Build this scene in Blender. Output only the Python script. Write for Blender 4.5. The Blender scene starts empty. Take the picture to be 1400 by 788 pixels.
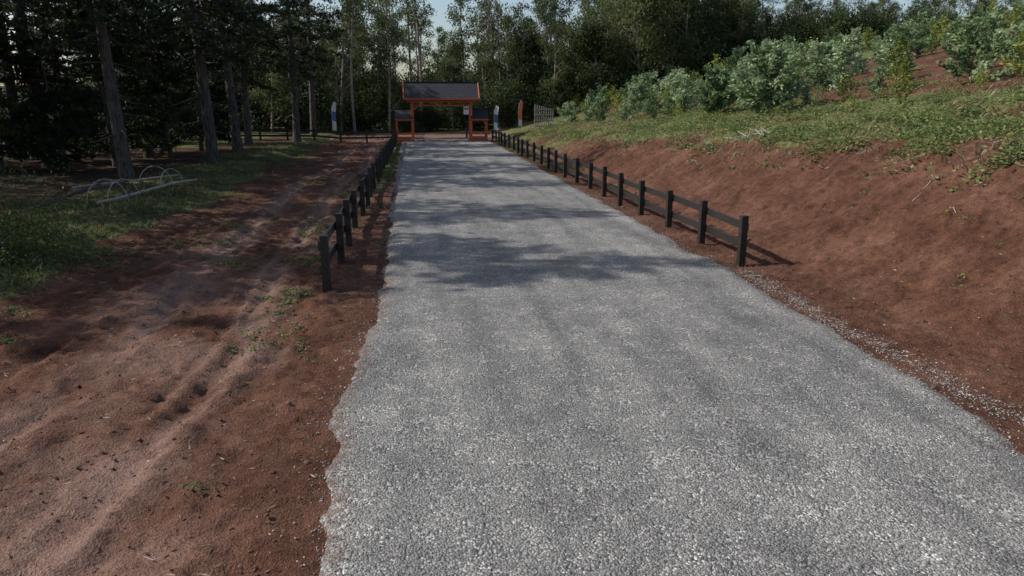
import bpy, math, random
import numpy as np
from mathutils import Vector, Matrix
random.seed(7)
rng = np.random.default_rng(11)
scene = bpy.context.scene
COL = scene.collection

# ---------------------------------------------------------------- noise
def _h(xi, yi, s):
    h = (xi*374761393 + yi*668265263 + s*144269504) & 0xffffffff
    h = ((h ^ (h >> 13))*1274126177) & 0xffffffff
    h = h ^ (h >> 16)
    return h/4294967295.0
def vnoise(x, y, s=0):
    x = np.asarray(x, float); y = np.asarray(y, float)
    xi = np.floor(x).astype(np.int64); yi = np.floor(y).astype(np.int64)
    fx = x-xi; fy = y-yi
    fx = fx*fx*(3-2*fx); fy = fy*fy*(3-2*fy)
    a=_h(xi,yi,s); b=_h(xi+1,yi,s); c=_h(xi,yi+1,s); d=_h(xi+1,yi+1,s)
    return (a*(1-fx)+b*fx)*(1-fy)+(c*(1-fx)+d*fx)*fy
def fbm(x, y, s=0, o=4):
    v=0; a=.5; t=0
    for i in range(o):
        v = v+a*vnoise(x*2**i+i*17.3, y*2**i-i*9.1, s+i); t+=a; a*=.5
    return v/t
def sstep(a, b, x):
    t = np.clip((x-a)/(b-a), 0, 1); return t*t*(3-2*t)

# ---------------------------------------------------------------- terrain
def edge_h(Y): return np.interp(Y, [-20,0,14,24.5,34,55,75,100], [3.0,2.9,2.65,2.2,1.85,1.0,.5,.3])
def edge_x(Y): return np.interp(Y, [-20,14,24.5,34,55,75,100], [13.8,13.4,12.9,12,11,10.4,10]) + (fbm(Y*.35, Y*0+3.1, 5, 3)-.5)*1.6
def wobble(Y): return (fbm(Y*.12,Y*0,40,2)-.5)*1.2
def terrain(X, Y, fine=True):
    X=np.asarray(X,float); Y=np.asarray(Y,float)
    xe=edge_x(Y); h=edge_h(Y)
    xb=8.1+(fbm(Y*.3,Y*0+8.7,9,3)-.5)*.9
    t=np.clip((X-xb)/(xe-xb),0,1)
    prof = t*.55+.45*sstep(0,1,t)
    prof = np.where(t<.12, prof*(.35+.65*t/.12), prof)
    z = h*prof
    hx=np.clip(X-xe,0,None)
    z = z + np.where(hx<38, .225*hx, .225*38+.05*(hx-38))*1.0
    z = np.where(X>90, z-(X-90)*.03, z)
    z = z + .22*sstep(-8.2,-10,X)*(.5+fbm(X*.3,Y*.3,21,3)) - .05*sstep(-1.6,-2.6,X)*sstep(-8,-7,X)
    z = z + sstep(170,330,Y)*(6+8*fbm(X*.01,Y*.01,33,3))
    z = z + sstep(-150,-330,X)*12*fbm(X*.01,Y*.01,35,3)
    if fine:
        road = sstep(-1.6,-.8,X)*sstep(7.4,6.7,X)
        soft = 1-road
        z = z + soft*(fbm(X*.6,Y*.6,1,3)-.5)*.14
        z = z + soft*(fbm(X*3.2,Y*2.4,2,4)-.5)*.10
        cl = fbm(X*9,Y*9,4,2)
        z = z + soft*.055*sstep(.60,.85,cl)
        cl = fbm(X*4.5,Y*4.5,6,2)
        z = z - soft*.045*sstep(.58,.70,cl)
        wob = wobble(Y)+(fbm(X*.7,Y*.7,41,2)-.5)*.18
        for rx,w,d in ((-3.35,.17,.085),(-5.05,.18,.090),(-3.75,.09,.035),(-4.65,.09,.035),(-6.2,.16,.05),(-2.7,.12,.035)):
            k=.3+1.1*sstep(.32,.6,fbm(X*.5,Y*.3,44+int(rx*10),3))
            z = z - np.exp(-((X-rx-wob)/w)**2)*d*k + np.exp(-((X-rx-wob-w*1.9)/(w*.6))**2)*d*.5*k
        bk = sstep(0.05,.25,t)*sstep(1.0,.85,t)
        z = z + bk*(fbm(X*.8,Y*2.6,50,4)-.5)*.36
        z = z + bk*(fbm(X*5,Y*7,52,3)-.5)*.14
        z = z + .09*np.exp(-((X-7.75-(fbm(Y*.5,Y*0,60,2)-.5)*.5)/.22)**2)*sstep(12,5,Y)
        z = z + .18*np.exp(-((X-xe-.2)/.5)**2)*(fbm(X*2,Y*2,61,3))
    return z
def tz(x,y,fine=True): return float(terrain(np.array([x]),np.array([y]),fine)[0])

# ---------------------------------------------------------------- mesh helpers
def mesh_np(name, V, F, mats=(), smooth=False, tint=None, midx=None):
    V=np.asarray(V,np.float32); F=np.asarray(F,np.int32)
    me=bpy.data.meshes.new(name)
    k=F.shape[1]
    me.vertices.add(len(V)); me.vertices.foreach_set("co",V.ravel())
    me.loops.add(F.size); me.loops.foreach_set("vertex_index",F.ravel())
    me.polygons.add(len(F))
    me.polygons.foreach_set("loop_start",np.arange(0,F.size,k,dtype=np.int32))
    me.polygons.foreach_set("loop_total",np.full(len(F),k,np.int32))
    for m in mats: me.materials.append(m)
    if midx is not None: me.polygons.foreach_set("material_index",np.asarray(midx,np.int32))
    me.polygons.foreach_set("use_smooth",np.full(len(F),smooth))
    if tint is not None:
        a=me.attributes.new("tint",'FLOAT','FACE'); a.data.foreach_set("value",np.asarray(tint,np.float32))
    me.update(calc_edges=True); me.validate()
    return me
def obj(name, me, loc=(0,0,0), rotz=0, scale=(1,1,1), parent=None):
    o=bpy.data.objects.new(name,me); COL.objects.link(o)
    o.location=loc; o.rotation_euler=(0,0,rotz); o.scale=scale
    if parent: o.parent=parent
    return o
class MB:
    def __init__(s): s.V=[];s.F=[];s.M=[];s.T=[];s.n=0
    def add(s,V,F,m=0,T=None):
        V=np.asarray(V,float).reshape(-1,3);F=np.asarray(F,int)
        s.V.append(V);s.F.append(F+s.n);s.M.append(np.full(len(F),m));s.n+=len(V)
        s.T.append(rng.random(len(F)) if T is None else T)
    def box(s,c,d,m=0,rot=None,bev=0):
        c=np.array(c,float);d=np.array(d,float)/2
        P=np.array([[x,y,z] for x in(-1,1) for y in(-1,1) for z in(-1,1)],float)*d
        if rot is not None: P=P@np.array(rot).T
        s.add(P+c,[[0,1,3,2],[4,6,7,5],[0,4,5,1],[2,3,7,6],[0,2,6,4],[1,5,7,3]],m)
    def tube(s,pts,rad,n=8,m=0,cap=True):
        pts=np.asarray(pts,float);rad=np.broadcast_to(np.asarray(rad,float),(len(pts),))
        tan=np.gradient(pts,axis=0);tan/=np.linalg.norm(tan,axis=1)[:,None]+1e-9
        up=np.array([0,0,1.]) if abs(tan[0][2])<.9 else np.array([1.,0,0])
        R=[]
        for i in range(len(pts)):
            a=np.cross(tan[i],up);a/=np.linalg.norm(a)+1e-9;b=np.cross(tan[i],a)
            th=np.arange(n)*2*np.pi/n
            R.append(pts[i]+rad[i]*(np.cos(th)[:,None]*a+np.sin(th)[:,None]*b))
        V=np.concatenate(R);F=[]
        for i in range(len(pts)-1):
            for j in range(n):
                k=(j+1)%n;F.append([i*n+j,i*n+k,(i+1)*n+k,(i+1)*n+j])
        if cap and n==4:
            F.append([0,3,2,1]);e=(len(pts)-1)*n;F.append([e,e+1,e+2,e+3])
        s.add(V,F,m)
    def leaves(s,P,L,W,m=0,dirs=None,T=None,flat=0.0):
        P=np.asarray(P,float);n=len(P)
        if dirs is None:
            d=rng.normal(size=(n,3));d[:,2]*=(1-flat)
        else: d=dirs+0
        d/=np.linalg.norm(d,axis=1)[:,None]+1e-9
        q=rng.normal(size=(n,3));
        if flat>0: q=np.cross(d,np.array([0,0,1.])+rng.normal(size=(n,3))*.45)
        w=q-(q*d).sum(1)[:,None]*d;w/=np.linalg.norm(w,axis=1)[:,None]+1e-9
        L=np.broadcast_to(L,(n,))[:,None];W=np.broadcast_to(W,(n,))[:,None]
        nn=np.cross(d,w)
        V=np.stack([P-d*L/2,P+w*W/2+nn*W*.15,P+d*L/2,P-w*W/2+nn*W*.15],1).reshape(-1,3)
        F=np.arange(4*n).reshape(n,4)
        s.add(V,F,m,T)
    def mesh(s,name,mats,smooth=False):
        return mesh_np(name,np.concatenate(s.V),np.concatenate(s.F),mats,smooth,np.concatenate(s.T),np.concatenate(s.M))

# ---------------------------------------------------------------- materials
def newmat(name):
    m=bpy.data.materials.new(name);m.use_nodes=True;nt=m.node_tree;nt.nodes.clear();return m,nt
def N(nt,t,**k):
    n=nt.nodes.new(t)
    for a,b in k.items():
        if a in n.inputs: n.inputs[a].default_value=b
        else: setattr(n,a,b)
    return n
def ramp(nt,stops,src):
    r=N(nt,'ShaderNodeValToRGB');e=r.color_ramp.elements
    while len(e)<len(stops): e.new(.5)
    for i,(p,c) in enumerate(stops):
        e[i].position=p;e[i].color=(*c,1) if len(c)==3 else c
    nt.links.new(src,r.inputs[0]);return r.outputs[0]
def mix(nt,f,a,b,mode='MIX'):
    m=N(nt,'ShaderNodeMix');m.data_type='RGBA';m.blend_type=mode
    for i,v in ((0,f),(6,a),(7,b)):
        if hasattr(v,'is_linked') or hasattr(v,'links'): nt.links.new(v,m.inputs[i])
        else: m.inputs[i].default_value = v if i==0 else (*v,1)
    return m.outputs[2]
def math_(nt,op,a,b=0.0,c=None):
    m=N(nt,'ShaderNodeMath');m.operation=op
    for i,v in enumerate((a,b,c)):
        if v is None: continue
        if hasattr(v,'links'): nt.links.new(v,m.inputs[i])
        else: m.inputs[i].default_value=v
    return m.outputs[0]
def noise(nt,co,scale,detail=4,rough=.55):
    n=N(nt,'ShaderNodeTexNoise');n.inputs['Scale'].default_value=scale;n.inputs['Detail'].default_value=detail;n.inputs['Roughness'].default_value=rough
    nt.links.new(co,n.inputs['Vector']);return n.outputs[0]
def finish(nt,color,rough=.9,height=None,dist=.02,strength=1,spec=.2,metal=0):
    p=N(nt,'ShaderNodeBsdfPrincipled');o=N(nt,'ShaderNodeOutputMaterial')
    if hasattr(color,'links'): nt.links.new(color,p.inputs['Base Color'])
    else: p.inputs['Base Color'].default_value=(*color,1)
    p.inputs['Roughness'].default_value=rough;p.inputs['Specular IOR Level'].default_value=spec;p.inputs['Metallic'].default_value=metal
    if height is not None:
        b=N(nt,'ShaderNodeBump');b.inputs['Distance'].default_value=dist;b.inputs['Strength'].default_value=strength
        nt.links.new(height,b.inputs['Height']);nt.links.new(b.outputs[0],p.inputs['Normal'])
    nt.links.new(p.outputs[0],o.inputs[0])

def mat_ground():
    m,nt=newmat("soil_and_grass")
    tc=N(nt,'ShaderNodeTexCoord').outputs['Object']
    at=N(nt,'ShaderNodeAttribute');at.attribute_name="masks"
    sp=N(nt,'ShaderNodeSeparateColor');nt.links.new(at.outputs['Color'],sp.inputs[0])
    n1=noise(nt,tc,.7,6,.6);n2=noise(nt,tc,6,6,.65);n3=noise(nt,tc,45,3,.6)
    red=ramp(nt,[(.3,(.066,.030,.019)),(.5,(.104,.050,.032)),(.7,(.155,.080,.054))],n1)
    red=mix(nt,.75,red,ramp(nt,[(.3,(.23,.22,.21)),(.5,(.5,.5,.5)),(.72,(.76,.75,.74))],n2),'OVERLAY')
    red=mix(nt,.75,red,ramp(nt,[(.3,(.2,.19,.18)),(.5,(.5,.5,.5)),(.75,(.85,.83,.81))],n3),'OVERLAY')
    comp=math_(nt,'MULTIPLY',sp.outputs[1],math_(nt,'ADD',n2,.25))
    dry=ramp(nt,[(.35,(.165,.098,.076)),(.65,(.28,.185,.148))],n3)
    red=mix(nt,comp,red,dry)
    v=N(nt,'ShaderNodeTexVoronoi');v.inputs['Scale'].default_value=16;nt.links.new(tc,v.inputs['Vector'])
    cr=ramp(nt,[(.10,(1,1,1)),(.18,(0,0,0))],v.outputs['Distance'])
    hs=N(nt,'ShaderNodeSeparateColor');nt.links.new(v.outputs['Color'],hs.inputs[0])
    crm=math_(nt,'MULTIPLY',cr,math_(nt,'GREATER_THAN',hs.outputs[0],.82))
    red=mix(nt,math_(nt,'MULTIPLY',crm,.6),red,(.26,.17,.135))
    grass=ramp(nt,[(.3,(.036,.042,.015)),(.46,(.080,.098,.032)),(.58,(.135,.14,.054)),(.7,(.22,.18,.105))],n2)
    gsel=ramp(nt,[(.42,(0,0,0)),(.58,(1,1,1))],math_(nt,'ADD',sp.outputs[0],math_(nt,'MULTIPLY',math_(nt,'SUBTRACT',n2,.5),1.3)))
    c=mix(nt,gsel,red,grass)
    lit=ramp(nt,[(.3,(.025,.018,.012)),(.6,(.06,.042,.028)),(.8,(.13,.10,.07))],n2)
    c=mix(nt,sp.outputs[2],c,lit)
    ps=N(nt,'ShaderNodeSeparateXYZ');nt.links.new(tc,ps.inputs[0])
    far=math_(nt,'MULTIPLY',math_(nt,'GREATER_THAN',ps.outputs[1],150.0),.95)
    c=mix(nt,far,c,ramp(nt,[(.35,(.022,.034,.020)),(.65,(.06,.078,.042))],noise(nt,tc,.12,6,.7)))
    h=math_(nt,'ADD',math_(nt,'MULTIPLY',n2,1.0),math_(nt,'MULTIPLY',n3,.5))
    finish(nt,c,.95,h,.07,1,.1)
    return m
def mat_gravel(name="gravel"):
    m,nt=newmat(name)
    tc=N(nt,'ShaderNodeTexCoord').outputs['Object']
    v=N(nt,'ShaderNodeTexVoronoi');v.inputs['Scale'].default_value=44;v.inputs['Randomness'].default_value=1;nt.links.new(tc,v.inputs['Vector'])
    v2=N(nt,'ShaderNodeTexVoronoi');v2.inputs['Scale'].default_value=95;nt.links.new(tc,v2.inputs['Vector'])
    s1=N(nt,'ShaderNodeSeparateColor');nt.links.new(v.outputs['Color'],s1.inputs[0])
    s2=N(nt,'ShaderNodeSeparateColor');nt.links.new(v2.outputs['Color'],s2.inputs[0])
    c1=ramp(nt,[(0,(.085,.086,.087)),(.35,(.18,.18,.177)),(.7,(.29,.285,.27)),(.9,(.44,.42,.385)),(1,(.62,.59,.54))],s1.outputs[0])
    c2=ramp(nt,[(0,(.08,.081,.082)),(.5,(.19,.188,.18)),(1,(.40,.387,.355))],s2.outputs[0])
    n1=noise(nt,tc,5,4)
    c=mix(nt,ramp(nt,[(.4,(0,0,0)),(.6,(1,1,1))],n1),c1,c2)
    gap=ramp(nt,[(.0,(1,1,1)),(.62,(.80,.80,.80)),(.9,(.32,.31,.30))],v.outputs['Distance'])
    c=mix(nt,.75,c,gap,'MULTIPLY')
    mp=N(nt,'ShaderNodeMapping');mp.inputs['Scale'].default_value=(1.0,.12,1);nt.links.new(tc,mp.inputs[0])
    n2=noise(nt,mp.outputs[0],1.3,4,.6)
    c=mix(nt,.75,c,ramp(nt,[(.3,(.29,.29,.295)),(.5,(.5,.5,.5)),(.7,(.69,.685,.67))],n2),'OVERLAY')
    n4=noise(nt,tc,.9,5,.65)
    c=mix(nt,.65,c,ramp(nt,[(.3,(.29,.29,.30)),(.5,(.5,.5,.5)),(.7,(.71,.705,.69))],n4),'OVERLAY')
    at=N(nt,'ShaderNodeAttribute');at.attribute_name="masks"
    sp=N(nt,'ShaderNodeSeparateColor');nt.links.new(at.outputs['Color'],sp.inputs[0])
    ds=math_(nt,'MULTIPLY',sp.outputs[0],ramp(nt,[(.4,(0,0,0)),(.6,(1,1,1))],noise(nt,tc,9,4)))
    c=mix(nt,ds,c,(.12,.065,.045))
    h=math_(nt,'ADD',math_(nt,'MULTIPLY',math_(nt,'SUBTRACT',1.0,v.outputs['Distance']),1.0),math_(nt,'MULTIPLY',s1.outputs[1],.5))
    h=math_(nt,'ADD',h,math_(nt,'MULTIPLY',v2.outputs['Distance'],-.3))
    finish(nt,c,.85,h,.015,1,.25)
    return m
def mat_stone():
    m,nt=newmat("loose_stone")
    a=N(nt,'ShaderNodeAttribute');a.attribute_name="tint"
    c=ramp(nt,[(0,(.085,.086,.087)),(.4,(.18,.18,.175)),(.75,(.29,.28,.265)),(.93,(.44,.42,.385)),(1,(.62,.59,.54))],a.outputs['Fac'])
    finish(nt,c,.85,None,spec=.25);return m
def mat_leaf(name,dark,mid,light,trans=.3,nscale=1.2,rough=.6,spec=.25):
    m,nt=newmat(name)
    tc=N(nt,'ShaderNodeTexCoord').outputs['Object']
    a=N(nt,'ShaderNodeAttribute');a.attribute_name="tint"
    oi=N(nt,'ShaderNodeObjectInfo')
    n1=noise(nt,tc,nscale,3)
    f=math_(nt,'ADD',math_(nt,'MULTIPLY',a.outputs['Fac'],.5),math_(nt,'MULTIPLY',n1,.6))
    f=math_(nt,'ADD',f,math_(nt,'MULTIPLY',math_(nt,'SUBTRACT',oi.outputs['Random'],.5),.35))
    c=ramp(nt,[(.25,dark),(.55,mid),(.85,light)],f)
    p=N(nt,'ShaderNodeBsdfPrincipled');nt.links.new(c,p.inputs['Base Color']);p.inputs['Roughness'].default_value=rough;p.inputs['Specular IOR Level'].default_value=spec
    t=N(nt,'ShaderNodeBsdfTranslucent');nt.links.new(c,t.inputs[0])
    mx=N(nt,'ShaderNodeMixShader');mx.inputs[0].default_value=trans
    nt.links.new(p.outputs[0],mx.inputs[1]);nt.links.new(t.outputs[0],mx.inputs[2])
    o=N(nt,'ShaderNodeOutputMaterial');nt.links.new(mx.outputs[0],o.inputs[0]);return m
def mat_bark(name,a,b,sc=3):
    m,nt=newmat(name)
    tc=N(nt,'ShaderNodeTexCoord').outputs['Object']
    mp=N(nt,'ShaderNodeMapping');mp.inputs['Scale'].default_value=(4,4,.8);nt.links.new(tc,mp.inputs[0])
    n=noise(nt,mp.outputs[0],sc,5,.65)
    finish(nt,ramp(nt,[(.35,a),(.65,b)],n),.9,n,.03,.8,.15);return m
def mat_wood(name,a,b,rough=.6,spec=.3,sc=(6,6,6)):
    m,nt=newmat(name)
    tc=N(nt,'ShaderNodeTexCoord').outputs['Object']
    mp=N(nt,'ShaderNodeMapping');mp.inputs['Scale'].default_value=sc;nt.links.new(tc,mp.inputs[0])
    n=noise(nt,mp.outputs[0],2,5,.6)
    finish(nt,ramp(nt,[(.35,a),(.68,b)],n),rough,n,.006,.6,spec);return m

M_ground=mat_ground();M_gravel=mat_gravel();M_stone=mat_stone()
M_pine=mat_leaf("pine_needles",(.010,.018,.008),(.026,.042,.015),(.07,.090,.030),.22,.9)
M_euc=mat_leaf("eucalyptus_leaves",(.026,.036,.013),(.070,.092,.032),(.17,.19,.075),.4,.5)
M_sap=mat_leaf("sapling_leaves",(.06,.11,.04),(.18,.26,.12),(.40,.48,.29),.35,1.6)
M_sapy=mat_leaf("young_shoot_leaves",(.06,.095,.016),(.17,.22,.04),(.34,.36,.085),.4,1.6)
M_weed=mat_leaf("weed_leaves",(.045,.070,.02),(.12,.165,.05),(.26,.295,.11),.35,.8)
M_straw=mat_leaf("straw",(.12,.085,.045),(.25,.195,.115),(.43,.36,.24),.2,.8)
M_grass=mat_leaf("grass_blades",(.035,.05,.014),(.085,.115,.032),(.19,.20,.07),.3,.7)
M_shrub=mat_leaf("shrub_leaves",(.016,.028,.010),(.046,.068,.022),(.11,.135,.042),.35,.8)
M_pbark=mat_bark("pine_bark",(.035,.028,.024),(.135,.118,.106))
M_ebark=mat_bark("eucalyptus_bark",(.14,.12,.10),(.38,.34,.29))
M_black=mat_wood("black_stained_wood",(.010,.009,.008),(.030,.025,.022),.45,.45)
M_orange=mat_wood("orange_paint",(.50,.095,.034),(.64,.14,.055),.5,.4)
M_roof=mat_wood("dark_shingles",(.022,.023,.027),(.052,.054,.062),.8,.3,(2,2,14))
M_pale=mat_wood("weathered_wood",(.24,.21,.17),(.46,.42,.36),.8,.2)
M_white=mat_wood("white_sign",(.62,.62,.62),(.78,.78,.78),.6,.3)
M_blue=mat_wood("blue_fabric",(.07,.13,.28),(.14,.22,.42),.8,.1)
M_iron=mat_wood("black_iron",(.012,.012,.012),(.03,.03,.03),.5,.4)
M_wire=mat_wood("pale_pipe",(.24,.24,.23),(.38,.38,.36),.5,.4)
M_twig=mat_leaf("dry_litter",(.05,.03,.018),(.16,.105,.065),(.42,.33,.23),.0,3)
M_oflag=mat_wood("orange_fabric",(.7,.16,.06),(.8,.26,.12),.8,.1)

# ---------------------------------------------------------------- ground sheet
def rngs(*seg):
    out=[]
    for a,b,s in seg: out.append(np.arange(a,b-1e-6,s))
    return np.concatenate(out+[np.array([seg[-1][1]])])
xs=rngs((-450,-45,27),(-45,-12,.8),(-12,-1.5,.08),(-1.5,7,.16),(7,16,.09),(16,24,.22),(24,60,.8),(60,460,25))
ys=rngs((-40,2.6,2.6),(2.6,20,.08),(20,42,.2),(42,125,1.0),(125,520,25))
GX,GY=np.meshgrid(xs,ys)
Z=terrain(GX,GY)
nx,ny=len(xs),len(ys)
V=np.stack([GX,GY,Z],-1).reshape(-1,3)
idx=np.arange(nx*ny).reshape(ny,nx)
F=np.stack([idx[:-1,:-1],idx[:-1,1:],idx[1:,1:],idx[1:,:-1]],-1).reshape(-1,4)
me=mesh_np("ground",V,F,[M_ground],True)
def grass_mask(X,Y):
    g=np.zeros_like(X)
    n=fbm(X*.5,Y*.5,70,4)
    verge=sstep(-7.3,-8.6,X+(n-.5)*3.2)*sstep(-14.5,-11,X)*(Y>0)
    g=np.maximum(g,verge*(.35+.9*n))
    g=np.maximum(g,.9*np.exp(-((X+1.7)/.5)**2)*sstep(20,38,Y)*sstep(68,60,Y)*(.3+n))
    xe=edge_x(Y)
    top=sstep(-.8,.5,X-xe+(n-.5)*2.6)
    n5=fbm(X*.22,Y*.22,73,4)
    g=np.maximum(g,top*np.clip(.76-.75*sstep(6,10,X-xe)*sstep(32,24,X-xe)+(n-.5)*1.8+(n5-.5)*1.0,0,1))
    g=np.maximum(g,sstep(6.5,8,X)*sstep(30,50,Y)*.75*n*1.3)
    g=np.maximum(g,sstep(-13,-16,X)*sstep(52,62,Y))
    g=np.maximum(g,sstep(82,90,Y)*.8)
    g=np.maximum(g,sstep(140,160,Y));g=np.maximum(g,sstep(60,100,np.abs(X)))
    return np.clip(g,0,1)
g=grass_mask(GX,GY)
wob=wobble(GY)+(fbm(GX*.7,GY*.7,41,2)-.5)*.18
comp=np.zeros_like(GX)
for i,(rx,w) in enumerate(((-3.35,.38),(-5.05,.40))): comp=np.maximum(comp,np.exp(-((GX-rx-wob)/w)**2)*sstep(.25,.58,fbm(GX*.9,GY*.4,81+i,4)))
comp=comp*1.1+.75*sstep(-7,-5,GX)*sstep(-1,-2.5,GX)*sstep(.38,.7,fbm(GX*.8,GY*.6,82,5))*sstep(26,14,GY)
comp=np.maximum(comp,sstep(67,69,GY)*sstep(92,84,GY)*sstep(-9,-3,GX)*sstep(16,9,GX)*1.0)
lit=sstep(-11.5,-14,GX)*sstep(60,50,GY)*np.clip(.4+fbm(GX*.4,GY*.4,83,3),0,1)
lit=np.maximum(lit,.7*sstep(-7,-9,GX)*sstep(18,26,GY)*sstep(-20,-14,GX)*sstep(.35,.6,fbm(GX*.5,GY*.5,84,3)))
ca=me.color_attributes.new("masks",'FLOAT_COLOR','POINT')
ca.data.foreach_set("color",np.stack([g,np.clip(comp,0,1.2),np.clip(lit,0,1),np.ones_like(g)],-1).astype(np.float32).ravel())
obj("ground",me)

# ---------------------------------------------------------------- gravel road
def road_l(Y): return np.interp(Y,[0,4.7,7,9.8,11.5,13.7,29,60,70],[-.8,-.82,-.98,-.95,-.75,-.72,-1.0,-1.3,-1.2])+(fbm(Y*1.6,Y*0+2,90,4)-.5)*.32
def road_r(Y): return np.interp(Y,[0,6,9,14,60,70],[6.2,6.3,6.5,6.6,6.9,6.6])+(fbm(Y*1.2,Y*0+5,91,4)-.5)*.4
ry=rngs((-6,2.6,.5),(2.6,24,.05),(24,69,.25))
ru=np.concatenate([np.linspace(0,.08,14)[:-1],np.linspace(.08,.92,60)[:-1],np.linspace(.92,1,14)])
RU,RY=np.meshgrid(ru,ry)
XL=road_l(RY)-.12;XR=road_r(RY)+.15
RX=XL+(XR-XL)*RU
d=np.minimum(RX-XL,XR-RX)
RZ=terrain(RX,RY)*sstep(.5,.0,d)+ .045*sstep(-.02,.35,d)-.03*(1-sstep(0,.12,d)) +(fbm(RX*4,RY*4,92,4)-.5)*.03+(fbm(RX*.5,RY*.3,93,2)-.5)*.04*sstep(0,.6,d)+.01
n2,n1=RX.shape
idx=np.arange(n1*n2).reshape(n2,n1)
F=np.stack([idx[:-1,:-1],idx[:-1,1:],idx[1:,1:],idx[1:,:-1]],-1).reshape(-1,4)
me=mesh_np("gravel_road",np.stack([RX,RY,RZ],-1).reshape(-1,3),F,[M_gravel],True)
dust=np.clip(sstep(.38,.0,d)*.9+.0,0,1)
ca=me.color_attributes.new("masks",'FLOAT_COLOR','POINT')
ca.data.foreach_set("color",np.stack([dust,dust*0,dust*0,dust*0+1],-1).astype(np.float32).ravel())
obj("gravel_road",me)
def road_z(X,Y):
    return np.maximum(terrain(X,Y),.055+(fbm(X*4,Y*4,92,4)-.5)*.03+(fbm(X*.5,Y*.3,93,2)-.5)*.04-.0)

def stones(name,X,Y,Zb,size,mat):
    t=(1+5**.5)/2
    ico=np.array([[-1,t,0],[1,t,0],[-1,-t,0],[1,-t,0],[0,-1,t],[0,1,t],[0,-1,-t],[0,1,-t],[t,0,-1],[t,0,1],[-t,0,-1],[-t,0,1]])/1.9
    fc=np.array([[0,11,5],[0,5,1],[0,1,7],[0,7,10],[0,10,11],[1,5,9],[5,11,4],[11,10,2],[10,7,6],[7,1,8],[3,9,4],[3,4,2],[3,2,6],[3,6,8],[3,8,9],[4,9,5],[2,4,11],[6,2,10],[8,6,7],[9,8,1]])
    n=len(X)
    P=ico[None]*(1+rng.uniform(-.28,.28,(n,12,1)))
    P=P*np.stack([rng.uniform(.7,1.3,n),rng.uniform(.6,1,n),rng.uniform(.4,.8,n)],-1)[:,None,:]
    a=rng.uniform(0,6.28,n);c,s_=np.cos(a),np.sin(a)
    x=P[:,:,0]*c[:,None]-P[:,:,1]*s_[:,None];y=P[:,:,0]*s_[:,None]+P[:,:,1]*c[:,None]
    P=np.stack([x,y,P[:,:,2]],-1)*size[:,None,None]*.5
    P+=np.stack([X,Y,Zb+size*.08],-1)[:,None,:]
    F=(fc[None]+np.arange(n)[:,None,None]*12).reshape(-1,3)
    return obj(name,mesh_np(name,P.reshape(-1,3),F,[mat],False,np.repeat(rng.random(n),20)))
n=22000
Y=3.6+ (rng.random(n)**1.5)*15;U=rng.random(n);X=road_l(Y)+(road_r(Y)-road_l(Y))*U
A=[(X,Y,road_z(X,Y)-.004,rng.uniform(.010,.026,n))]
for (fn,sg,k,sp_) in ((road_l,-1,3000,.16),(road_r,1,4500,.28)):
    Y=3+rng.random(k)**1.6*30;X=fn(Y)+sg*(rng.exponential(sp_,k)-.1)
    A.append((X,Y,np.maximum(terrain(X,Y),0)+.004,rng.uniform(.012,.028,k)))
k=3200;Y=6+rng.random(k)*8;X=7.0+rng.normal(size=k)*.13+(fbm(Y*.8,Y*0,95,2)-.5)*.4;A.append((X,Y,terrain(X,Y),rng.uniform(.010,.026,k)))
k=260;Y=11.5+rng.random(k)*2.5;X=-2.55+rng.normal(size=k)*.09;A.append((X,Y,terrain(X,Y),rng.uniform(.012,.03,k)))
stones("loose_gravel",*[np.concatenate([a[i] for a in A]) for i in range(4)],M_stone)
k=9000;X=np.concatenate([rng.uniform(-8,-1.2,k//2),7.3+rng.exponential(2.2,k//2)]);Y=3.5+rng.random(k)**1.3*22
s_=rng.exponential(.014,k)+.01
m,nt=newmat("soil_clod");finish(nt,ramp(nt,[(0,(.07,.033,.022)),(1,(.18,.10,.070))],N(nt,'ShaderNodeAttribute',attribute_name="tint").outputs['Fac']),.95,spec=.1)
stones("soil_clods",X,Y,terrain(X,Y),np.minimum(s_,.07),m)

# ---------------------------------------------------------------- fences
def fence(pts,outer,name="wooden_fence"):
    root=bpy.data.objects.new(name,None);COL.objects.link(root)
    P=MB();R=MB()
    for i,(x,y) in enumerate(pts):
        h=1.15+random.uniform(-.03,.03);z0=tz(x,y,False)
        a=random.uniform(-.04,.04);b=random.uniform(-.015,.015)
        rot=(Matrix.Rotation(a,3,'Z')@Matrix.Rotation(b,3,'X')@Matrix.Rotation(random.uniform(-.018,.018),3,'Y'))
        rot=np.array(rot)
        P.box((x,y,z0+h/2-.15),(.155,.155,h+.3),0,rot)
    for (x0,y0),(x1,y1) in zip(pts[:-1],pts[1:]):
        d=Vector((x1-x0,y1-y0,0));L=d.length;ang=math.atan2(d.y,d.x)
        nrm=Vector((-d.y,d.x,0)).normalized()*outer
        za=tz(x0,y0,False);zb=tz(x1,y1,False)
        for zr in(.42,.88):
            c=(Vector((x0,y0,za))+Vector((x1,y1,zb)))/2+nrm*(.078+.024)+Vector((0,0,zr+random.uniform(-.02,.02)))
            rot=np.array(Matrix.Rotation(ang,3,'Z')@Matrix.Rotation(-math.atan2(zb-za,L)+random.uniform(-.008,.008),3,'Y'))
            R.box(c,(L-.006,.042,.18),0,rot)
    o=obj("posts",P.mesh("fence_posts",[M_black]),parent=root)
    bm=o.modifiers.new("bevel",'BEVEL');bm.width=.008;bm.segments=1
    o=obj("rails",R.mesh("fence_rails",[M_black]),parent=root)
    bm=o.modifiers.new("bevel",'BEVEL');bm.width=.005;bm.segments=1
    return root
fence([(7.25+.05*math.sin(i*1.3),14.4+2.38*i) for i in range(23)],-1)
fence([(-1.86+.04*math.sin(i*1.7)-.0*i,13.4+2.35*i) for i in range(23)],1)
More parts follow.
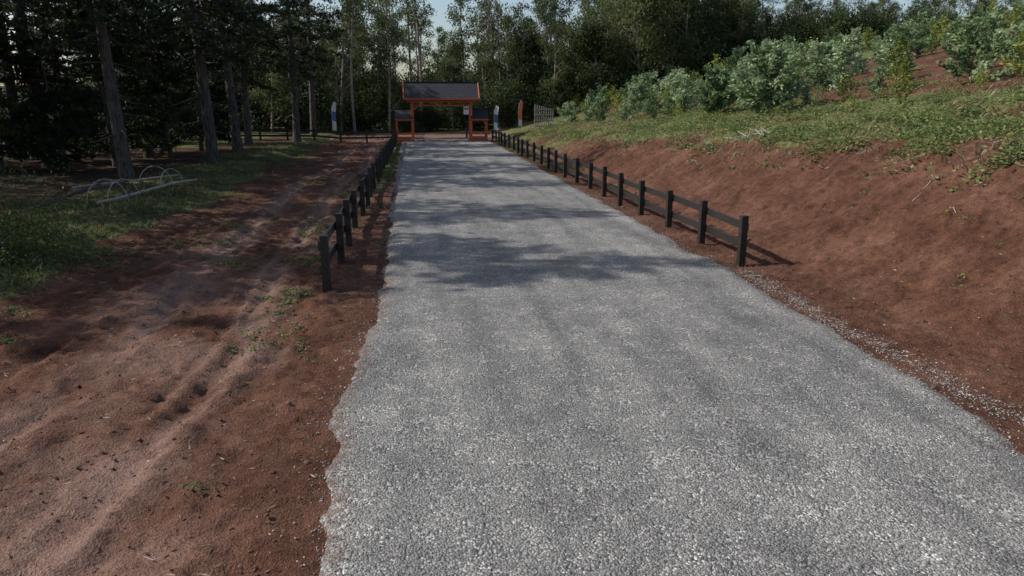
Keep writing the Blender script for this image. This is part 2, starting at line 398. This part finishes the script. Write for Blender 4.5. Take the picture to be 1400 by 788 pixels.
fence([(-2.3-2.35*i,67.2-.35*i+.05*i*i*.3) for i in range(7)],-1)

# ---------------------------------------------------------------- gate
G=bpy.data.objects.new("entrance_gate",None);COL.objects.link(G);G.location=(2.42,67.4,tz(2.4,67.4,False))
fr=MB()
for sx in(-1,1):
    for dy in(-.55,.55): fr.box((sx*2.75,dy,1.95),(.26,.26,3.9))
    fr.box((sx*2.75,0,3.45),(.16,1.4,.22))
    fr.box((sx*2.75,0,.5),(.14,.82,.9))
for dy in(-.55,.55):
    fr.box((0,dy,3.72),(6.5,.2,.26))
    fr.box((0,dy,3.30),(5.2,.12,.12))
for sx in(-1,1):
    fr.box((sx*2.3,-.55,3.2),(.9,.12,.12),0,np.array(Matrix.Rotation(sx*math.radians(45),3,'Y')))
sl=math.atan2(1.45,1.35);Ls=math.hypot(1.45,1.35)
for sx in(-1,1):
    for s in(-1,1):
        fr.box((sx*3.50,s*.69,4.63),(.09,Ls+.06,.20),0,np.array(Matrix.Rotation(-s*sl,3,'X')))
for s in(-1,1): fr.box((0,s*1.42,3.86),(6.98,.06,.12))
obj("frame",fr.mesh("gate_frame",[M_orange]),parent=G).modifiers.new("b",'BEVEL').width=.012
rf=MB()
for s in(-1,1):
    nrow=9
    for r in range(nrow):
        f=(r+.5)/nrow
        rf.box((0,s*(1.38*(1-f)),3.93+1.45*f+.03),(6.86,Ls/nrow+.07,.035),0,np.array(Matrix.Rotation(-s*(sl-.06),3,'X')))
rf.box((0,0,5.42),(6.95,.22,.07))
obj("roof",rf.mesh("gate_roof",[M_roof]),parent=G)
for sx in(-1,1):
    w=MB();w.box((sx*4.25,-.5,1.0),(.16,.16,2.0));w.box((sx*4.25,.5,1.0),(.16,.16,2.0))
    w.box((sx*3.52,-.5,1.95),(1.6,.1,.14));w.box((sx*3.52,.5,1.95),(1.6,.1,.14))
    w.box((sx*3.52,-.5,.75),(1.24,.06,.12));w.box((sx*3.52,-.5,.25),(1.24,.06,.4))
    w.box((sx*3.55,-.93,2.0),(1.72,.05,.1))
    obj("side_bay_frame",w.mesh("side_bay",[M_orange]),parent=G)
    w=MB()
    for s in(-1,1):
        for r in range(5):
            f=(r+.5)/5
            w.box((sx*3.55,s*(.9*(1-f)),2.08+.85*f+.02),(1.68,.30,.03),0,np.array(Matrix.Rotation(-s*math.radians(40),3,'X')))
    w.box((sx*3.55,0,2.98),(1.7,.16,.05))
    obj("side_bay_roof",w.mesh("side_roof",[M_roof]),parent=G)
    ir=MB()
    ir.box((sx*2.5,1.9,1.75),(.05,2.5,.06));ir.box((sx*2.5,1.9,.2),(.05,2.5,.06))
    for k in range(14): ir.box((sx*2.5,.72+k*.18,.97),(.03,.03,1.5))
    if sx<0:
        for k in range(8): ir.box((-2.5+k*.11,.75,.95),(.03,.03,1.5))
        ir.box((-2.1,.75,1.72),(.85,.05,.05));ir.box((-2.1,.75,.2),(.85,.05,.05))
    obj("gate_leaf",ir.mesh("gate_leaf",[M_iron]),parent=G)
w=MB();w.box((2.3,-.74,2.85),(.5,.03,.75));w.box((2.3,-.77,3.0),(.4,.012,.18),1)
obj("notice_board",w.mesh("notice",[M_white,M_orange]),parent=G)

# ---------------------------------------------------------------- feather flags, lattice
def flag(x,y,mat,h=3.4,rot=0):
    root=bpy.data.objects.new("feather_flag",None);COL.objects.link(root);root.location=(x,y,tz(x,y,False));root.rotation_euler=(0,0,rot)
    p=MB();t=np.linspace(0,1,14)
    px=np.where(t>.75,(t-.75)**2*5,0);pts=np.stack([px,0*t,t*h],-1);p.tube(pts,.022,6)
    p.box((0,0,.03),(.5,.5,.05));obj("pole",p.mesh("flag_pole",[M_wire]),parent=root)
    s=MB();t=np.linspace(.25,.99,16);px=np.where(t>.75,(t-.75)**2*5,0)+.01
    wd=.42*np.clip((1.03-t)/.2,0,1)**.5*(.75+.25*t)
    P=[]
    for i in range(16):
        for u in(0,.33,.66,1): P.append((px[i]+u*wd[i],.05*math.sin(u*4+i*.5),t[i]*h-u*.15))
    Fq=[[i*4+j,i*4+j+1,i*4+j+5,i*4+j+4] for i in range(15) for j in range(3)]
    mi=[0 if (4<(q//3)<10) else 1 for q in range(45)]
    me=mesh_np("banner",P,Fq,[mat,M_white] ,True,None,mi if mat==M_blue else [0 if (q//3)>3 else 1 for q in range(45)])
    obj("banner",me,parent=root)
flag(-8.3,72,M_blue,3.7,.3);flag(7.9,71.5,M_blue,3.3,-.2);flag(10.3,70.5,M_oflag,3.3,.3)
w=MB()
for k in range(9): w.box((k*.2,0,.85),(.07,.03,1.8-.09*k))
for k in range(4): w.box((.8,.04,.25+k*.38),(1.75,.03,.07))
w.box((.8,.08,.85),(2.2,.03,.07),0,np.array(Matrix.Rotation(math.radians(42),3,'Y')))
obj("wooden_lattice_screen",w.mesh("lattice",[M_pale]),(11.3,66.5,tz(12,66.5,False)),math.radians(15),(1.2,1,1.35))

# ---------------------------------------------------------------- trees
def pine_mesh(name,H,zb,Lmax,r0,seed,dens=1.0,dead=True,lean=.3):
    global rng
    rng=np.random.default_rng(seed);b=MB()
    t=np.linspace(0,1,16);bx=lean*np.sin(t*2.2+seed);by=lean*np.sin(t*1.7+seed*2)
    tr=np.stack([bx-bx[0],by-by[0],t*H-.3],-1)
    rad=r0*(1-t)**.75+.02;rad[0]*=1.25
    b.tube(tr,rad,12,0)
    z=zb*.35 if dead else zb
    P=[];D=[]
    while z<H-.3:
        f=z/H;c=np.array([np.interp(f,t,tr[:,0]),np.interp(f,t,tr[:,1]),z])
        for k in range(rng.integers(3,6) if z>zb else rng.integers(1,3)):
            a=rng.uniform(0,6.283)
            prof=min(1,(H-z)/(H*.45))**.8*(.55+.45*min(1,max(0,(z-zb))/(H*.15)))
            if z<zb: prof=.4
            L=Lmax*prof*rng.uniform(.6,1.1)
            el=rng.uniform(-.35,.2)+.35*(f-.4)
            s=np.linspace(0,1,6)
            dr=np.array([math.cos(a),math.sin(a)])
            pts=np.stack([c[0]+dr[0]*L*s,c[1]+dr[1]*L*s,z+L*(el*s-.28*s*s+.22*s**3)],-1)
            pts[1:]+=rng.normal(size=(5,3))*.05*L*.4
            b.tube(pts,np.linspace(.035+.012*L,.008,6),4,0,False)
            if z>zb:
                n=int(L*7*dens)
                u=rng.uniform(.25,1.02,n)**.8
                q=np.stack([np.interp(u,s,pts[:,i]) for i in range(3)],-1)
                side=np.array([-dr[1],dr[0],0])
                q+=side*(rng.normal(size=n)*.22*L*u*.6)[:,None]+rng.normal(size=(n,3))*.08
                P.append(q)
                dd=np.array([dr[0],dr[1],0])[None]+rng.normal(size=(n,3))*.5;D.append(dd)
        z+=rng.uniform(.35,.75)
    P=np.concatenate(P);D=np.concatenate(D)
    k=7
    PP=np.repeat(P,k,0);DD=np.repeat(D,k,0)+rng.normal(size=(len(P)*k,3))*.75
    DD/=np.linalg.norm(DD,axis=1)[:,None]
    PP=PP+DD*.16
    T=np.repeat(rng.random(len(P)),k)*.7+rng.random(len(PP))*.3
    b.leaves(PP,rng.uniform(.22,.42,len(PP)),rng.uniform(.055,.10,len(PP)),1,DD,T)
    return b.mesh(name,[M_pbark,M_pine])
def euc_mesh(name,H,seed,nb=16,leaf=.34,spread=1.0,low=.25,mat=None,count=70):
    global rng
    rng=np.random.default_rng(seed);b=MB()
    t=np.linspace(0,1,12)
    tr=np.stack([.5*np.sin(t*3+seed),.5*np.sin(t*2.3+seed*1.7),t*H-.3],-1);tr[:,:2]-=tr[0,:2]
    b.tube(tr,.17*(H/15)*(1-t)**.8+.025,8,0)
    C=[];R=[]
    for k in range(nb):
        f=low+(0.97-low)*(k+rng.random()*.8)/nb
        c=np.array([np.interp(f,t,tr[:,i]) for i in range(3)])
        a=rng.uniform(0,6.283);L=spread*H*rng.uniform(.10,.2)*(1.15-f*.7)
        s=np.linspace(0,1,5)
        pts=np.stack([c[0]+math.cos(a)*L*s,c[1]+math.sin(a)*L*s,c[2]+L*(1.1*s-.25*s*s)],-1)
        b.tube(pts,np.linspace(.06,.015,5),4,0,False)
        for u in(.55,.8,1.0):
            C.append([np.interp(u,s,pts[:,i])+rng.normal()*.35 for i in range(3)]);R.append(rng.uniform(.5,1.15)*spread)
    C.append(tr[-1]);R.append(.8)
    P=[];T=[]
    for c,r in zip(C,R):
        n=int(count*r)
        d=rng.normal(size=(n,3));d/=np.linalg.norm(d,axis=1)[:,None]
        P.append(np.array(c)+d*(rng.random(n)**.5*r)[:,None]*np.array([1,1,.85]));T.append(np.full(n,rng.random())*.6+rng.random(n)*.4)
    P=np.concatenate(P);T=np.concatenate(T)
    D=rng.normal(size=P.shape);D[:,2]-=.9
    b.leaves(P,rng.uniform(.6,1.2,len(P))*leaf,rng.uniform(.3,.5,len(P))*leaf,1,D,T)
    return b.mesh(name,[M_ebark,mat or M_euc])
def sap_mesh(name,H,W,seed,mat,leaf=.17,nb=26,dens=1):
    global rng
    rng=np.random.default_rng(seed);b=MB()
    b.tube([[0,0,-.1],[.03,0,H*.5],[0,.02,H*.95]],[.035,.02,.006],6,0)
    for k in range(nb):
        f=(k+.5)/nb;z=H*(.03+.84*f);a=k*2.4+rng.normal()*.6
        L=W*.55*(1-f*.78)*rng.uniform(.45,1.3)*(.75+.25*min(1,f*6))
        s=np.linspace(0,1,6);dr=np.array([math.cos(a),math.sin(a)])
        pts=np.stack([dr[0]*L*s,dr[1]*L*s,z+L*rng.uniform(.25,.9)*s**1.2],-1)
        b.tube(pts,np.linspace(.014,.004,6),4,0,False)
        n=int((12+L*52)*dens);u=rng.uniform(.15,1.08,n)
        q=np.stack([np.interp(u,s,pts[:,i]) for i in range(3)],-1)+rng.normal(size=(n,3))*.075*(H/2)**.5
        D=rng.normal(size=(n,3))*.7+np.array([dr[0],dr[1],.35])
        b.leaves(q,rng.uniform(.6,1.2,n)*leaf,rng.uniform(.4,.55,n)*leaf,1,D,np.full(n,rng.random()*.45)+rng.random(n)*.55)
    return b.mesh(name,[M_twig,mat])

pines=[pine_mesh("pine_a",20,6.0,4.3,.31,101,1.1),pine_mesh("pine_b",19,5.0,4.7,.29,102,1.1),pine_mesh("pine_c",21,7.5,4.1,.33,103,1.1)]
youngs=[pine_mesh("conifer_a",10,.8,2.8,.14,111,1.9,False),pine_mesh("conifer_b",8.5,.5,2.6,.12,112,1.9,False)]
rng=np.random.default_rng(5)
def place(name,me,x,y,s=1,rot=None,parent=None,sz=None):
    return obj(name,me,(x,y,tz(x,y,False)-.02),random.uniform(0,6.28) if rot is None else rot,(s,s,(sz or s)*random.uniform(.93,1.07)),parent)
for i,(x,y) in enumerate([(-13.6,34.6),(-11.7,42),(-12.6,51.5),(-10.4,63),(-14,61),(-19.5,40),(-21,33),(-17,47),(-24,46),(-20,56),(-27,38),(-25,62),
                          (-30,52),(-17,69),(-10.5,74),(-31,31),(-16.8,26.2),(-17.0,19.6),(-32,70),(-26,19)]):
    place("pine_tree",pines[i%3],x,y,random.uniform(.92,1.1))
for x,y,s in ((-25.5,15.6,.95),(-27.5,9.5,.95)): place("pine_tree",pines[1],x,y,s)
for i,(x,y) in enumerate([(-16.6,41),(-20,44),(-15.5,53),(-24,50),(-20.5,37.5),(-27,45),(-20,61),(-28,58),(-25,40),(-33,48),(-34,60),
                          (-17.5,37.5),(-27,34),(-30,40),(-18,50),(-15.5,46.5)]):
    place("young_conifer",youngs[i%2],x,y,random.uniform(.7,1.15))

eucs=[euc_mesh("euc_%d"%i,H,200+i,nb,.36,sp,lo,None,ct) for i,(H,nb,sp,lo,ct) in enumerate([(19,15,.9,.45,48),(18,12,.8,.5,40),(21,16,.85,.5,45),(17,19,1.15,.2,68),(14,19,1.3,.08,76),(16,18,1.1,.25,62)])]
dens=[euc_mesh("broadleaf_%d"%i,H,300+i,26,.38,1.8,.06,M_euc,80) for i,H in enumerate([9.5,11.5])]
root=bpy.data.objects.new("eucalyptus_treeline",None);COL.objects.link(root)
def bg(me,x,y,s): place("tree",me,x,y,s,None,root)
for row,(y0,st) in enumerate([(86,3.4),(91,3.0),(98,3.2),(107,4.0),(118,5)]):
    x=-38+row
    while x<118:
        yy=y0+random.uniform(-2.4,2.4)+max(0,x-30)*.15
        pd=.35 if x<8 else .72
        sc=random.uniform(.68,1.08)
        if x>36: sc*=max(.58,1-(x-36)*.022)
        if not(row==0 and -1<x<6): bg(random.choice(eucs[3:]) if random.random()<pd else random.choice(eucs[:3]),x+random.uniform(-1,1),yy,sc)
        x+=st*random.uniform(.6,1.4)*(1.25 if x>40 else 1)
for x,y,s in [(22,84,1.0),(27,83,1.15),(31.5,85,1.2),(36,87,1.0),(41,89,.8),(15,88,.9)]: bg(dens[int(x)%2],x,y,s)
root=bpy.data.objects.new("understory_shrubs",None);COL.objects.link(root)
shr=[euc_mesh("shrub_%d"%i,H,330+i,16,.32,2.4,.05,M_shrub,45) for i,H in enumerate([3.4,4.6])]
for k in range(100):
    x=-38+k*1.1+random.uniform(-1,1);y=random.uniform(83,96)
    if -2<x<7: y+=5
    place("shrub",random.choice(shr),x,y,random.uniform(.6,1.25),None,root)
for k in range(38):
    place("shrub",shr[1],-45+k*2.6+random.uniform(-1,1),random.uniform(104,114),random.uniform(1.2,1.9),None,root)
for k in range(12):
    place("shrub",random.choice(shr),random.uniform(-38,-16),random.uniform(50,72),random.uniform(.4,.8),None,root)

# saplings on the hill, irregular sizes
saps=[sap_mesh("sapling_%d"%i,2.0,[1.7,2.2,1.3][i],400+i,M_sap,.20) for i in range(3)]+[sap_mesh("sapling_y%d"%i,1.9,1.4,420+i,M_sapy,.17,18,.7) for i in range(2)]
big=sap_mesh("sapling_big",3.2,3.4,450,M_sap,.24,56,1.5)
place("eucalyptus_sapling",big,17,32.6,1.12)
place("eucalyptus_sapling",big,17.0,38.5,.85)
key=[(22,34.6,1.2,0),(18.5,25,.9,3),(22.3,26.2,1.35,1),(23.2,24.4,1.3,4),(17.6,26.6,.45,3),(20.6,29.5,.6,1),(25.5,29,1.2,2),(24,33,.9,3),(26.5,26.5,1.5,0),(18.5,36,.6,4),
     (15.2,57,1.0,0),(15.6,51,.7,1),(15.4,62,1.0,2),(18,46,1.2,2),(16.5,43,.6,3),(20,41,1.1,0),(19.3,33,.4,2),(15.2,36,.4,4),(20.5,23.5,.4,3),
     (21,38,.9,1),(23,38,1.1,0),(16.3,47,.8,0),(14.5,66,1.0,1),(17,54,1.1,1),(19,50,1.1,0),(20,31,.7,4),(24.5,26.5,1.0,0),(16,29.5,.35,4)]
for x,y,s,k in key: place("eucalyptus_sapling",saps[k],x,y,s,sz=s*random.uniform(.85,1.25))
root=bpy.data.objects.new("sapling_plantation",None);COL.objects.link(root)
for k in range(430):
    x0=random.uniform(17,56);y=random.uniform(26,86)
    if x0<25 and y<41: continue
    if x0<20 and y<55 and random.random()<.5: continue
    if 27<x0<32 and y<48 and random.random()<.55: continue
    s=random.choice((.35,.5,.6,.75,.9,1.1,1.3,1.5))*random.uniform(.85,1.1)
    place("sapling",random.choice(saps[:3]) if random.random()<.68 else random.choice(saps[3:]),x0,y,s,None,root,s*random.uniform(.7,1.15))

place("green_shrub",euc_mesh("verge_shrub",1.0,480,16,.10,1.9,.05,M_grass,120),-8.4,16.6,1.0)

# ---------------------------------------------------------------- grass, weeds
rng=np.random.default_rng(77)
def blades(name,X,Y,h,w,mat):
    n=len(X);Zb=terrain(X,Y)
    a=rng.uniform(0,6.283,n);ln=rng.uniform(.1,.9,n)
    d=np.stack([np.cos(a)*ln,np.sin(a)*ln,np.ones(n)],-1);d/=np.linalg.norm(d,axis=1)[:,None]
    s=np.stack([-np.sin(a),np.cos(a),0*a],-1)
    B=np.stack([X,Y,Zb-.01],-1)
    V=np.stack([B-s*w[:,None]/2,B+s*w[:,None]/2,B+d*h[:,None]*.6+s*w[:,None]*.35,B+d*h[:,None]+np.stack([np.cos(a),np.sin(a),-.3+0*a],-1)*(h*.2)[:,None]],1)
    return obj(name,mesh_np(name,V.reshape(-1,3),np.arange(4*n).reshape(n,4),[mat],False,rng.random(n)))
n=120000
X=rng.uniform(-15,-7,n);Y=10+rng.random(n)**1.3*52
gm=grass_mask(X,Y)**1.5*sstep(.42,.66,fbm(X*1.1,Y*1.1,120,4)+.08)*np.interp(Y,[10,22,30,60],[1,.9,.4,.25])
k=rng.random(n)<gm
X,Y=X[k],Y[k];sc=.35+fbm(X*.9,Y*.9,121,3)*1.3
hh=rng.uniform(.05,.24,len(X))*sc;q=rng.random(len(X))<.2
blades("grass",X[~q],Y[~q],hh[~q],rng.uniform(.012,.03,(~q).sum()),M_grass)
blades("dry_grass",X[q],Y[q],hh[q]*1.1,rng.uniform(.008,.018,q.sum()),M_straw)
n=9000
X=np.concatenate([-1.75+rng.normal(size=n)*.4,rng.uniform(6.9,8.6,n)]);Y=np.concatenate([18+rng.random(n)*48,28+rng.random(n)*38])
k=rng.random(2*n)<sstep(.5,.65,fbm(X*.9,Y*.6,124,3))*np.where(X<0,sstep(16,34,Y),1)
blades("roadside_grass",X[k],Y[k],rng.uniform(.05,.2,k.sum()),rng.uniform(.012,.03,k.sum()),M_grass)
def weeds(name,X,Y,h,leaf,per,mat,spread=.14):
    b=MB();n=len(X);Zb=terrain(X,Y)
    P=np.repeat(np.stack([X,Y,Zb],-1),per,0);hh=np.repeat(h,per)
    off=rng.normal(size=P.shape)*spread;off[:,2]=rng.random(len(P))*hh
    off[:,:2]*=np.repeat(h/.2,per)[:,None]**.5
    P=P+off
    P[:,2]=np.maximum(P[:,2],terrain(P[:,0],P[:,1])+.012)
    D=rng.normal(size=P.shape);D[:,2]*=.4
    b.leaves(P,rng.uniform(.6,1.2,len(P))*leaf,rng.uniform(.45,.65,len(P))*leaf,0,D,np.repeat(rng.random(n),per)*.6+rng.random(len(P))*.4,flat=.5)
    return obj(name,b.mesh(name,[mat]))
n=18000
Y=13+rng.random(n)**1.5*55;X=edge_x(Y)-2.0+rng.random(n)**1.3*14.5
dn=fbm(X*.8,Y*.8,130,4);ex=X-edge_x(Y)
k=rng.random(n)<sstep(.47,.60,dn+.05*sstep(-.6,1.2,ex)-.14*sstep(5,9,ex))*sstep(-2.0,.2,ex)*.85+.014
X1,Y1=X[k],Y[k]
weeds("weed_groundcover",X1,Y1,rng.uniform(.05,.45,len(X1))*rng.uniform(.4,1.35,len(X1)),.12,11,M_weed)
n=20000
Y=13+rng.random(n)**1.4*50;X=edge_x(Y)-1.2+rng.random(n)**1.2*15
k=rng.random(n)<sstep(.42,.62,fbm(X*1.2,Y*1.2,131,3))*.8
blades("straw_grass",X[k],Y[k],rng.uniform(.06,.34,k.sum()),rng.uniform(.010,.024,k.sum()),M_straw)
n=700;Y=10+rng.random(n)*40;u=rng.random(n)**.7;X=8.2+u*(edge_x(Y)-8.2)
k=rng.random(n)<sstep(.5,.7,fbm(X*.9,Y*.9,133,3))*.6
weeds("bank_sprouts",X[k],Y[k],rng.uniform(.03,.14,k.sum()),.06,12,M_weed,.09)
n=3600;Y=rng.uniform(10,34,n);X=rng.uniform(-8.2,-1.8,n)
k=rng.random(n)<sstep(.60,.72,fbm(X*.8,Y*.8,140,4))*.6
k|=(rng.random(n)<.8)&(np.hypot(X+2.6,(Y-13.2)*.7)<.5)
k|=(rng.random(n)<.6)&(np.hypot(X+2.7,(Y-16.8)*.5)<.6)
k|=(rng.random(n)<.6)&(np.hypot(X+3.0,(Y-20.5)*.5)<.5)
weeds("dirt_weeds",X[k],Y[k],rng.uniform(.03,.12,k.sum()),.065,16,M_weed,.10)
for_x=[(-1.85,9.9),(-2.2,6.2),(-7.4,10.8),(-1.9,10.3),(-1.6,9.5),(-2.1,11.0)]
X=np.array([a for a,_ in for_x]);Y=np.array([b for _,b in for_x])
weeds("dirt_sprouts",X,Y,np.full(len(X),.09),.05,26,M_weed,.11)

# ---------------------------------------------------------------- litter and sticks
b=MB();n=3000
X=np.concatenate([rng.uniform(-8,-1.1,n),8+rng.random(n)*6]);Y=3.5+rng.random(2*n)**1.2*28
P=np.stack([X,Y,terrain(X,Y)+.012],-1);D=rng.normal(size=P.shape);D[:,2]*=.12
b.leaves(P,rng.uniform(.03,.12,2*n),rng.uniform(.008,.024,2*n),0,D,flat=.9)
obj("leaf_litter",b.mesh("leaf_litter",[M_twig]))
b=MB()
for k in range(180):
    if k<130: y=12+random.random()**1.3*30;x=float(edge_x(np.array([y]))[0])+1.2-abs(random.gauss(0,1.9))
    else: x=random.uniform(-8,-1.5);y=random.uniform(4,20)
    L=random.uniform(.12,.6) if k<130 else random.uniform(.06,.2)
    a=random.uniform(0,3.14);p=[]
    for s in(-.5,-.1,.2,.5):
        xx=x+math.cos(a)*L*s+random.uniform(-.02,.02);yy=y+math.sin(a)*L*s+random.uniform(-.02,.02)
        p.append((xx,yy,tz(xx,yy)+.012+random.uniform(0,.02)))
    q=1 if k<130 else .6
    b.tube(p,[.008*q,.008*q,.006*q,.003*q],5,0,False)
for k in range(18):
    x=12.9+random.gauss(0,.35);y=25.5+random.gauss(0,.5);a=random.uniform(0,3.14);L=random.uniform(.4,1.1);z=tz(x,y)
    b.tube([(x-math.cos(a)*L/2,y-math.sin(a)*L/2,z+.03),(x,y,z+.12),(x+math.cos(a)*L/2,y+math.sin(a)*L/2,z+random.uniform(.05,.3))],[.018,.014,.006],5,0,False)
obj("dry_sticks",b.mesh("dry_sticks",[M_pale]))
def log(name,a,c,r,mat,lift=.05):
    b=MB();t=np.linspace(0,1,8);p=[]
    for u in t:
        x=a[0]+(c[0]-a[0])*u;y=a[1]+(c[1]-a[1])*u;p.append((x+.03*math.sin(u*7),y,tz(x,y,False)+r+lift*u+.03))
    b.tube(p,np.linspace(r,r*.7,8),8);o=obj(name,b.mesh(name,[mat],True));return o
log("fallen_log",(-10.9,24.8),(-9.5,31.2),.07,M_pale)
log("fallen_branch",(-13,25),(-11.4,29),.05,M_pbark,.25)
log("fallen_branch",(-13.5,29),(-10.8,33),.045,M_pale,.1)
log("fallen_branch",(-12.4,22.5),(-11.8,27.5),.05,M_pbark,.35)
for (x,y,w,h,a) in((-10.8,25.6,1.3,.9,.3),(-10.7,26.7,1.2,.75,.9),(-10.5,29.4,1.3,.9,.1),(-10.2,30.3,1.1,.7,1.0)):
    b=MB();t=np.linspace(0,math.pi,16)
    z0=tz(x,y,False)
    b.tube(np.stack([x+math.cos(a)*w/2*np.cos(t),y+math.sin(a)*w/2*np.cos(t),z0-.05+h*np.sin(t)],-1),.016,6)
    obj("wire_hoop",b.mesh("wire_hoop",[M_wire],True))

# ---------------------------------------------------------------- light, sky, camera
w=bpy.data.worlds.new("World");scene.world=w;w.use_nodes=True;nt=w.node_tree;nt.nodes.clear()
SE=math.radians(39.5);sd=Vector((-1,.2,0)).normalized()
sky=nt.nodes.new('ShaderNodeTexSky');sky.sky_type='NISHITA';sky.sun_disc=False;sky.sun_elevation=SE
sky.sun_rotation=math.atan2(sd.x,sd.y)%(2*math.pi);sky.dust_density=2.0
bgn=nt.nodes.new('ShaderNodeBackground');bgn.inputs[1].default_value=.14
out=nt.nodes.new('ShaderNodeOutputWorld');nt.links.new(sky.outputs[0],bgn.inputs[0]);nt.links.new(bgn.outputs[0],out.inputs[0])
L=bpy.data.lights.new("sun",'SUN');L.energy=4.9;L.angle=math.radians(.55);L.color=(1,.95,.88)
lo=bpy.data.objects.new("sun",L);COL.objects.link(lo);lo.location=(-30,6,40)
dirv=-(Vector((sd.x*math.cos(SE),sd.y*math.cos(SE),math.sin(SE))))
lo.rotation_euler=dirv.to_track_quat('-Z','Y').to_euler()
cam=bpy.data.cameras.new("camera");cam.lens=24;cam.sensor_width=36;cam.clip_end=2000;cam.clip_start=.1
co=bpy.data.objects.new("camera",cam);COL.objects.link(co);co.location=(0,0,3.6)
a=math.radians(7.77);p=math.radians(15.23)
co.rotation_euler=Vector((math.sin(a)*math.cos(p),math.cos(a)*math.cos(p),-math.sin(p))).to_track_quat('-Z','Y').to_euler()
scene.camera=co
scene.view_settings.view_transform='Standard';scene.view_settings.look='None';scene.view_settings.exposure=0
